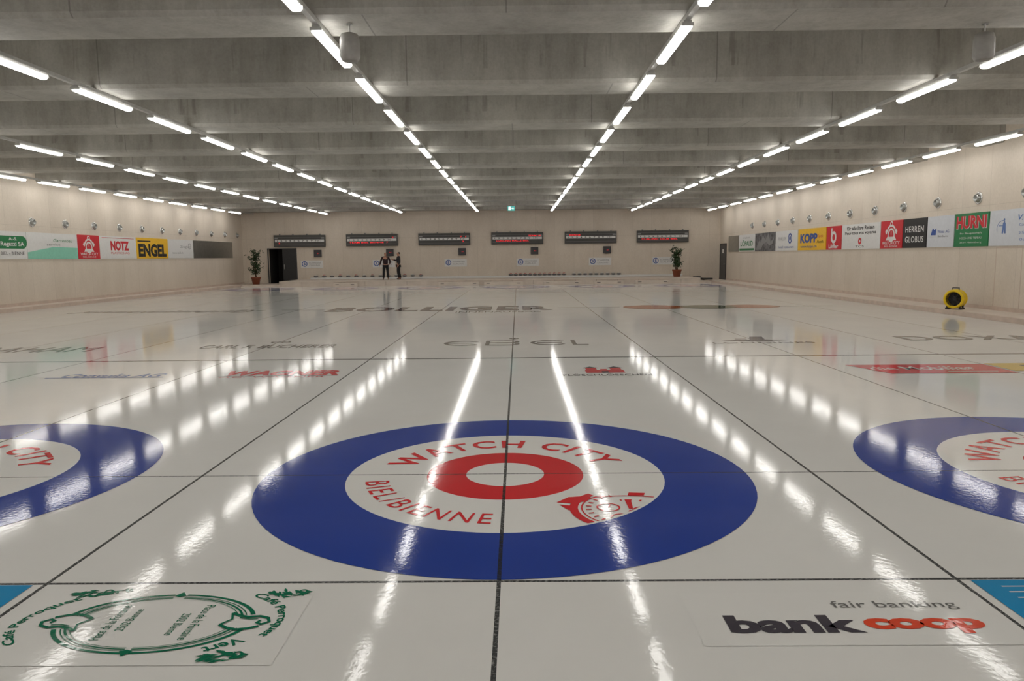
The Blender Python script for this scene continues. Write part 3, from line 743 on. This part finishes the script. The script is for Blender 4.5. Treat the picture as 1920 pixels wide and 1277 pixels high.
# ------------------------------------------------------------------ people
def skin(name, nodes, edges, roots, mat, parent, sub=2):
    names = list(nodes); idx = {n: i for i, n in enumerate(names)}
    me = bpy.data.meshes.new(name); me.from_pydata([nodes[n][0] for n in names], [(idx[a], idx[b]) for a, b in edges], [])
    ob = bpy.data.objects.new(name, me); COL.objects.link(ob)
    sk = ob.modifiers.new('s', 'SKIN'); sk.use_smooth_shade = True
    for n in names:
        v = me.skin_vertices[0].data[idx[n]]; q = nodes[n][1]
        v.radius = q if isinstance(q, tuple) else (q, q); v.use_root = n in roots
    ss = ob.modifiers.new('d', 'SUBSURF'); ss.levels = sub; ss.render_levels = sub
    dg = bpy.context.evaluated_depsgraph_get(); dg.update()
    nm = bpy.data.meshes.new_from_object(ob.evaluated_get(dg)); nm.name = name
    bpy.data.objects.remove(ob)
    nm.materials.clear(); nm.materials.append(M[mat])
    for p_ in nm.polygons: p_.use_smooth = True
    o2 = bpy.data.objects.new(name, nm); COL.objects.link(o2)
    if parent: o2.parent = parent
    return o2
def person(loc, rotz, J, label, jm, longhair, sc=1.0):
    nd = {'pelvis': ((0, 0, .93), (.15, .11)), 'spine': ((0, 0, 1.13), (.13, .10)), 'chest': ((0, 0, 1.32), (.16, .115)), 'neck': ((0, 0, 1.47), .055),
          'jaw': ((0, -.015, 1.545), (.062, .075)), 'head': ((0, -.005, 1.62), (.078, .095)), 'top': ((0, 0, 1.675), (.06, .07)), 'nose': ((0, -.105, 1.585), .013)}
    ed = [('pelvis', 'spine'), ('spine', 'chest'), ('chest', 'neck'), ('neck', 'jaw'), ('jaw', 'head'), ('head', 'top'), ('jaw', 'nose')]
    for s, k in ((-1, 'l'), (1, 'r')):
        for n, r_ in (('hip', .095), ('knee', .062), ('ankle', .045), ('toe', .036), ('shoulder', .06), ('elbow', .043), ('wrist', .030), ('palm', (.04, .022))):
            nd[n + k] = (J[n + k], r_)
        ed += [('pelvis', 'hip' + k), ('hip' + k, 'knee' + k), ('knee' + k, 'ankle' + k), ('ankle' + k, 'toe' + k), ('chest', 'shoulder' + k), ('shoulder' + k, 'elbow' + k), ('elbow' + k, 'wrist' + k), ('wrist' + k, 'palm' + k)]
        w = Vector(J['wrist' + k]); p_ = Vector(J['palm' + k]); d = (p_ - w).normalized(); sd = Vector((0, 1, 0)) - d * d.y; sd.normalize(); nrm = d.cross(sd) * s
        for i, L_ in enumerate((.065, .078, .072, .056)):
            b = p_ + sd * (-.03 + .02 * i) ; m_ = b + d * L_ * .6 ; e = m_ + d * L_ * .45 + nrm * .015
            nd['f%d%sa' % (i, k)] = (tuple(b), .009); nd['f%d%sb' % (i, k)] = (tuple(m_), .0085); nd['f%d%sc' % (i, k)] = (tuple(e), .007)
            ed += [('f%d%sa' % (i, k), 'f%d%sb' % (i, k)), ('f%d%sb' % (i, k), 'f%d%sc' % (i, k))]
        b = w.lerp(p_, .5) - sd * .03; m_ = b - sd * .025 + d * .03; e = m_ + d * .03
        nd['t%sa' % k] = (tuple(b), .011); nd['t%sb' % k] = (tuple(m_), .010); nd['t%sc' % k] = (tuple(e), .008)
        ed += [('t%sa' % k, 't%sb' % k), ('t%sb' % k, 't%sc' % k)]
    roots = ['pelvis'] + ['f%d%sa' % (i, k) for i in range(4) for k in 'lr'] + ['t%sa' % k for k in 'lr']
    body = skin('person', nd, ed, roots, 'skin', None)
    tag(body, label, 'person')
    jn = {'a': ((0, 0, .90), (.175, .135)), 'b': ((0, 0, 1.12), (.155, .125)), 'c': ((0, 0, 1.33), (.18, .135)), 'd': ((0, 0, 1.455), .075)}
    je = [('a', 'b'), ('b', 'c'), ('c', 'd')]
    for k in 'lr':
        jn['s' + k] = (J['shoulder' + k], .078); jn['e' + k] = (J['elbow' + k], .06); jn['w' + k] = (J['wrist' + k], .044)
        je += [('c', 's' + k), ('s' + k, 'e' + k), ('e' + k, 'w' + k)]
    skin('jacket', jn, je, ['a'], jm, body)
    tn = {'p': ((0, 0, .95), (.16, .12))}; te = []
    for k in 'lr':
        tn['h' + k] = (J['hip' + k], .11); tn['k' + k] = (J['knee' + k], .08); tn['n' + k] = (J['ankle' + k], .066)
        te += [('p', 'h' + k), ('h' + k, 'k' + k), ('k' + k, 'n' + k)]
    skin('trousers', tn, te, ['p'], 'trouser', body)
    for k in 'lr':
        a_, t_ = Vector(J['ankle' + k]), Vector(J['toe' + k])
        skin('shoe', {'h': ((a_.x, a_.y + .03, .045), .045), 'm': ((a_.x, a_.y - .05, .045), .047), 't': (tuple(t_ + Vector((0, -.01, 0))), .04)}, [('h', 'm'), ('m', 't')], ['h'], 'black', body)
    hn = {'t': ((0, .01, 1.69), (.075, .085)), 'b': ((0, .04, 1.62), (.085, .07)), 'c': ((0, .055, 1.54), (.07, .045))}
    he = [('t', 'b'), ('b', 'c')]
    if longhair: hn['d'] = ((0, .06, 1.44), (.07, .035)); he.append(('c', 'd'))
    skin('hair', hn, he, ['t'], 'hair', body)
    ev, ef = [], []
    for s in (-1, 1):
        v, f = lathe_v([(.0001, -.009), (.010, 0), (.0001, .009)], 10); o = len(ev); ev += [(a + s * .03, b - .083, c + 1.605) for a, b, c in v]; ef += [tuple(o + i for i in q) for q in f]
    mk('eyes', ev, ef, 'ink', body)
    mk('mouth', cube_v((-.022, -.096, 1.537), (.022, -.088, 1.545)), CUBE, 'red', body)
    body.scale = (sc, sc, sc); body.rotation_euler = (0, 0, rotz); body.location = loc
    return body
J1 = {'hipl': (-.09, 0, .86), 'kneel': (-.12, -.05, .48), 'anklel': (-.15, .03, .08), 'toel': (-.17, -.13, .04),
      'hipr': (.09, 0, .86), 'kneer': (.12, -.02, .48), 'ankler': (.15, -.04, .08), 'toer': (.18, -.20, .04),
      'shoulderl': (-.19, 0, 1.39), 'elbowl': (-.30, .02, 1.14), 'wristl': (-.36, -.05, .92), 'palml': (-.375, -.07, .85),
      'shoulderr': (.19, 0, 1.39), 'elbowr': (.29, .03, 1.14), 'wristr': (.25, -.15, .98), 'palmr': (.22, -.21, .95)}
J2 = {'hipl': (-.08, 0, .86), 'kneel': (-.09, -.04, .48), 'anklel': (-.09, .04, .08), 'toel': (-.10, -.12, .04),
      'hipr': (.08, 0, .86), 'kneer': (.09, .0, .48), 'ankler': (.09, .10, .08), 'toer': (.10, -.06, .04),
      'shoulderl': (-.18, 0, 1.39), 'elbowl': (-.21, -.08, 1.16), 'wristl': (-.16, -.30, 1.22), 'palml': (-.15, -.37, 1.25),
      'shoulderr': (.18, 0, 1.39), 'elbowr': (.23, .04, 1.12), 'wristr': (.23, -.05, .90), 'palmr': (.23, -.08, .83)}
person((-8.06, 39.5, PLAT_Z), .15, J1, 'person in dark red jacket and black trousers walking forward', 'jacketA', True, .98)
person((-7.27, 39.6, PLAT_Z), -1.25, J2, 'person in dark jacket and trousers standing sideways', 'jacketB', False, 1.0)

# ------------------------------------------------------------------ world + camera
w = bpy.data.worlds.new('w'); scene.world = w; w.use_nodes = True
w.node_tree.nodes['Background'].inputs[0].default_value = (.02, .02, .02, 1)
psi, th, ro = -.0092, .1152, -.0097
f0 = np.array([np.sin(psi), np.cos(psi), 0]); r0 = np.array([np.cos(psi), -np.sin(psi), 0]); u0 = np.array([0, 0, 1.])
fw = np.cos(th) * f0 - np.sin(th) * u0; u = np.sin(th) * f0 + np.cos(th) * u0
rt = np.cos(ro) * r0 + np.sin(ro) * u; u = -np.sin(ro) * r0 + np.cos(ro) * u
cam = bpy.data.cameras.new('camera'); cam.sensor_width = 36; cam.lens = 1360 / 1920 * 36; cam.clip_end = 200; cam.clip_start = .05
co = bpy.data.objects.new('camera', cam); COL.objects.link(co)
m = Matrix.Identity(4)
for i in range(3): m[i][0] = rt[i]; m[i][1] = u[i]; m[i][2] = -fw[i]
m[0][3], m[1][3], m[2][3] = .1126, -5.441, 1.667
co.matrix_world = m; scene.camera = co
scene.view_settings.view_transform = 'Standard'
scene.view_settings.exposure = 0
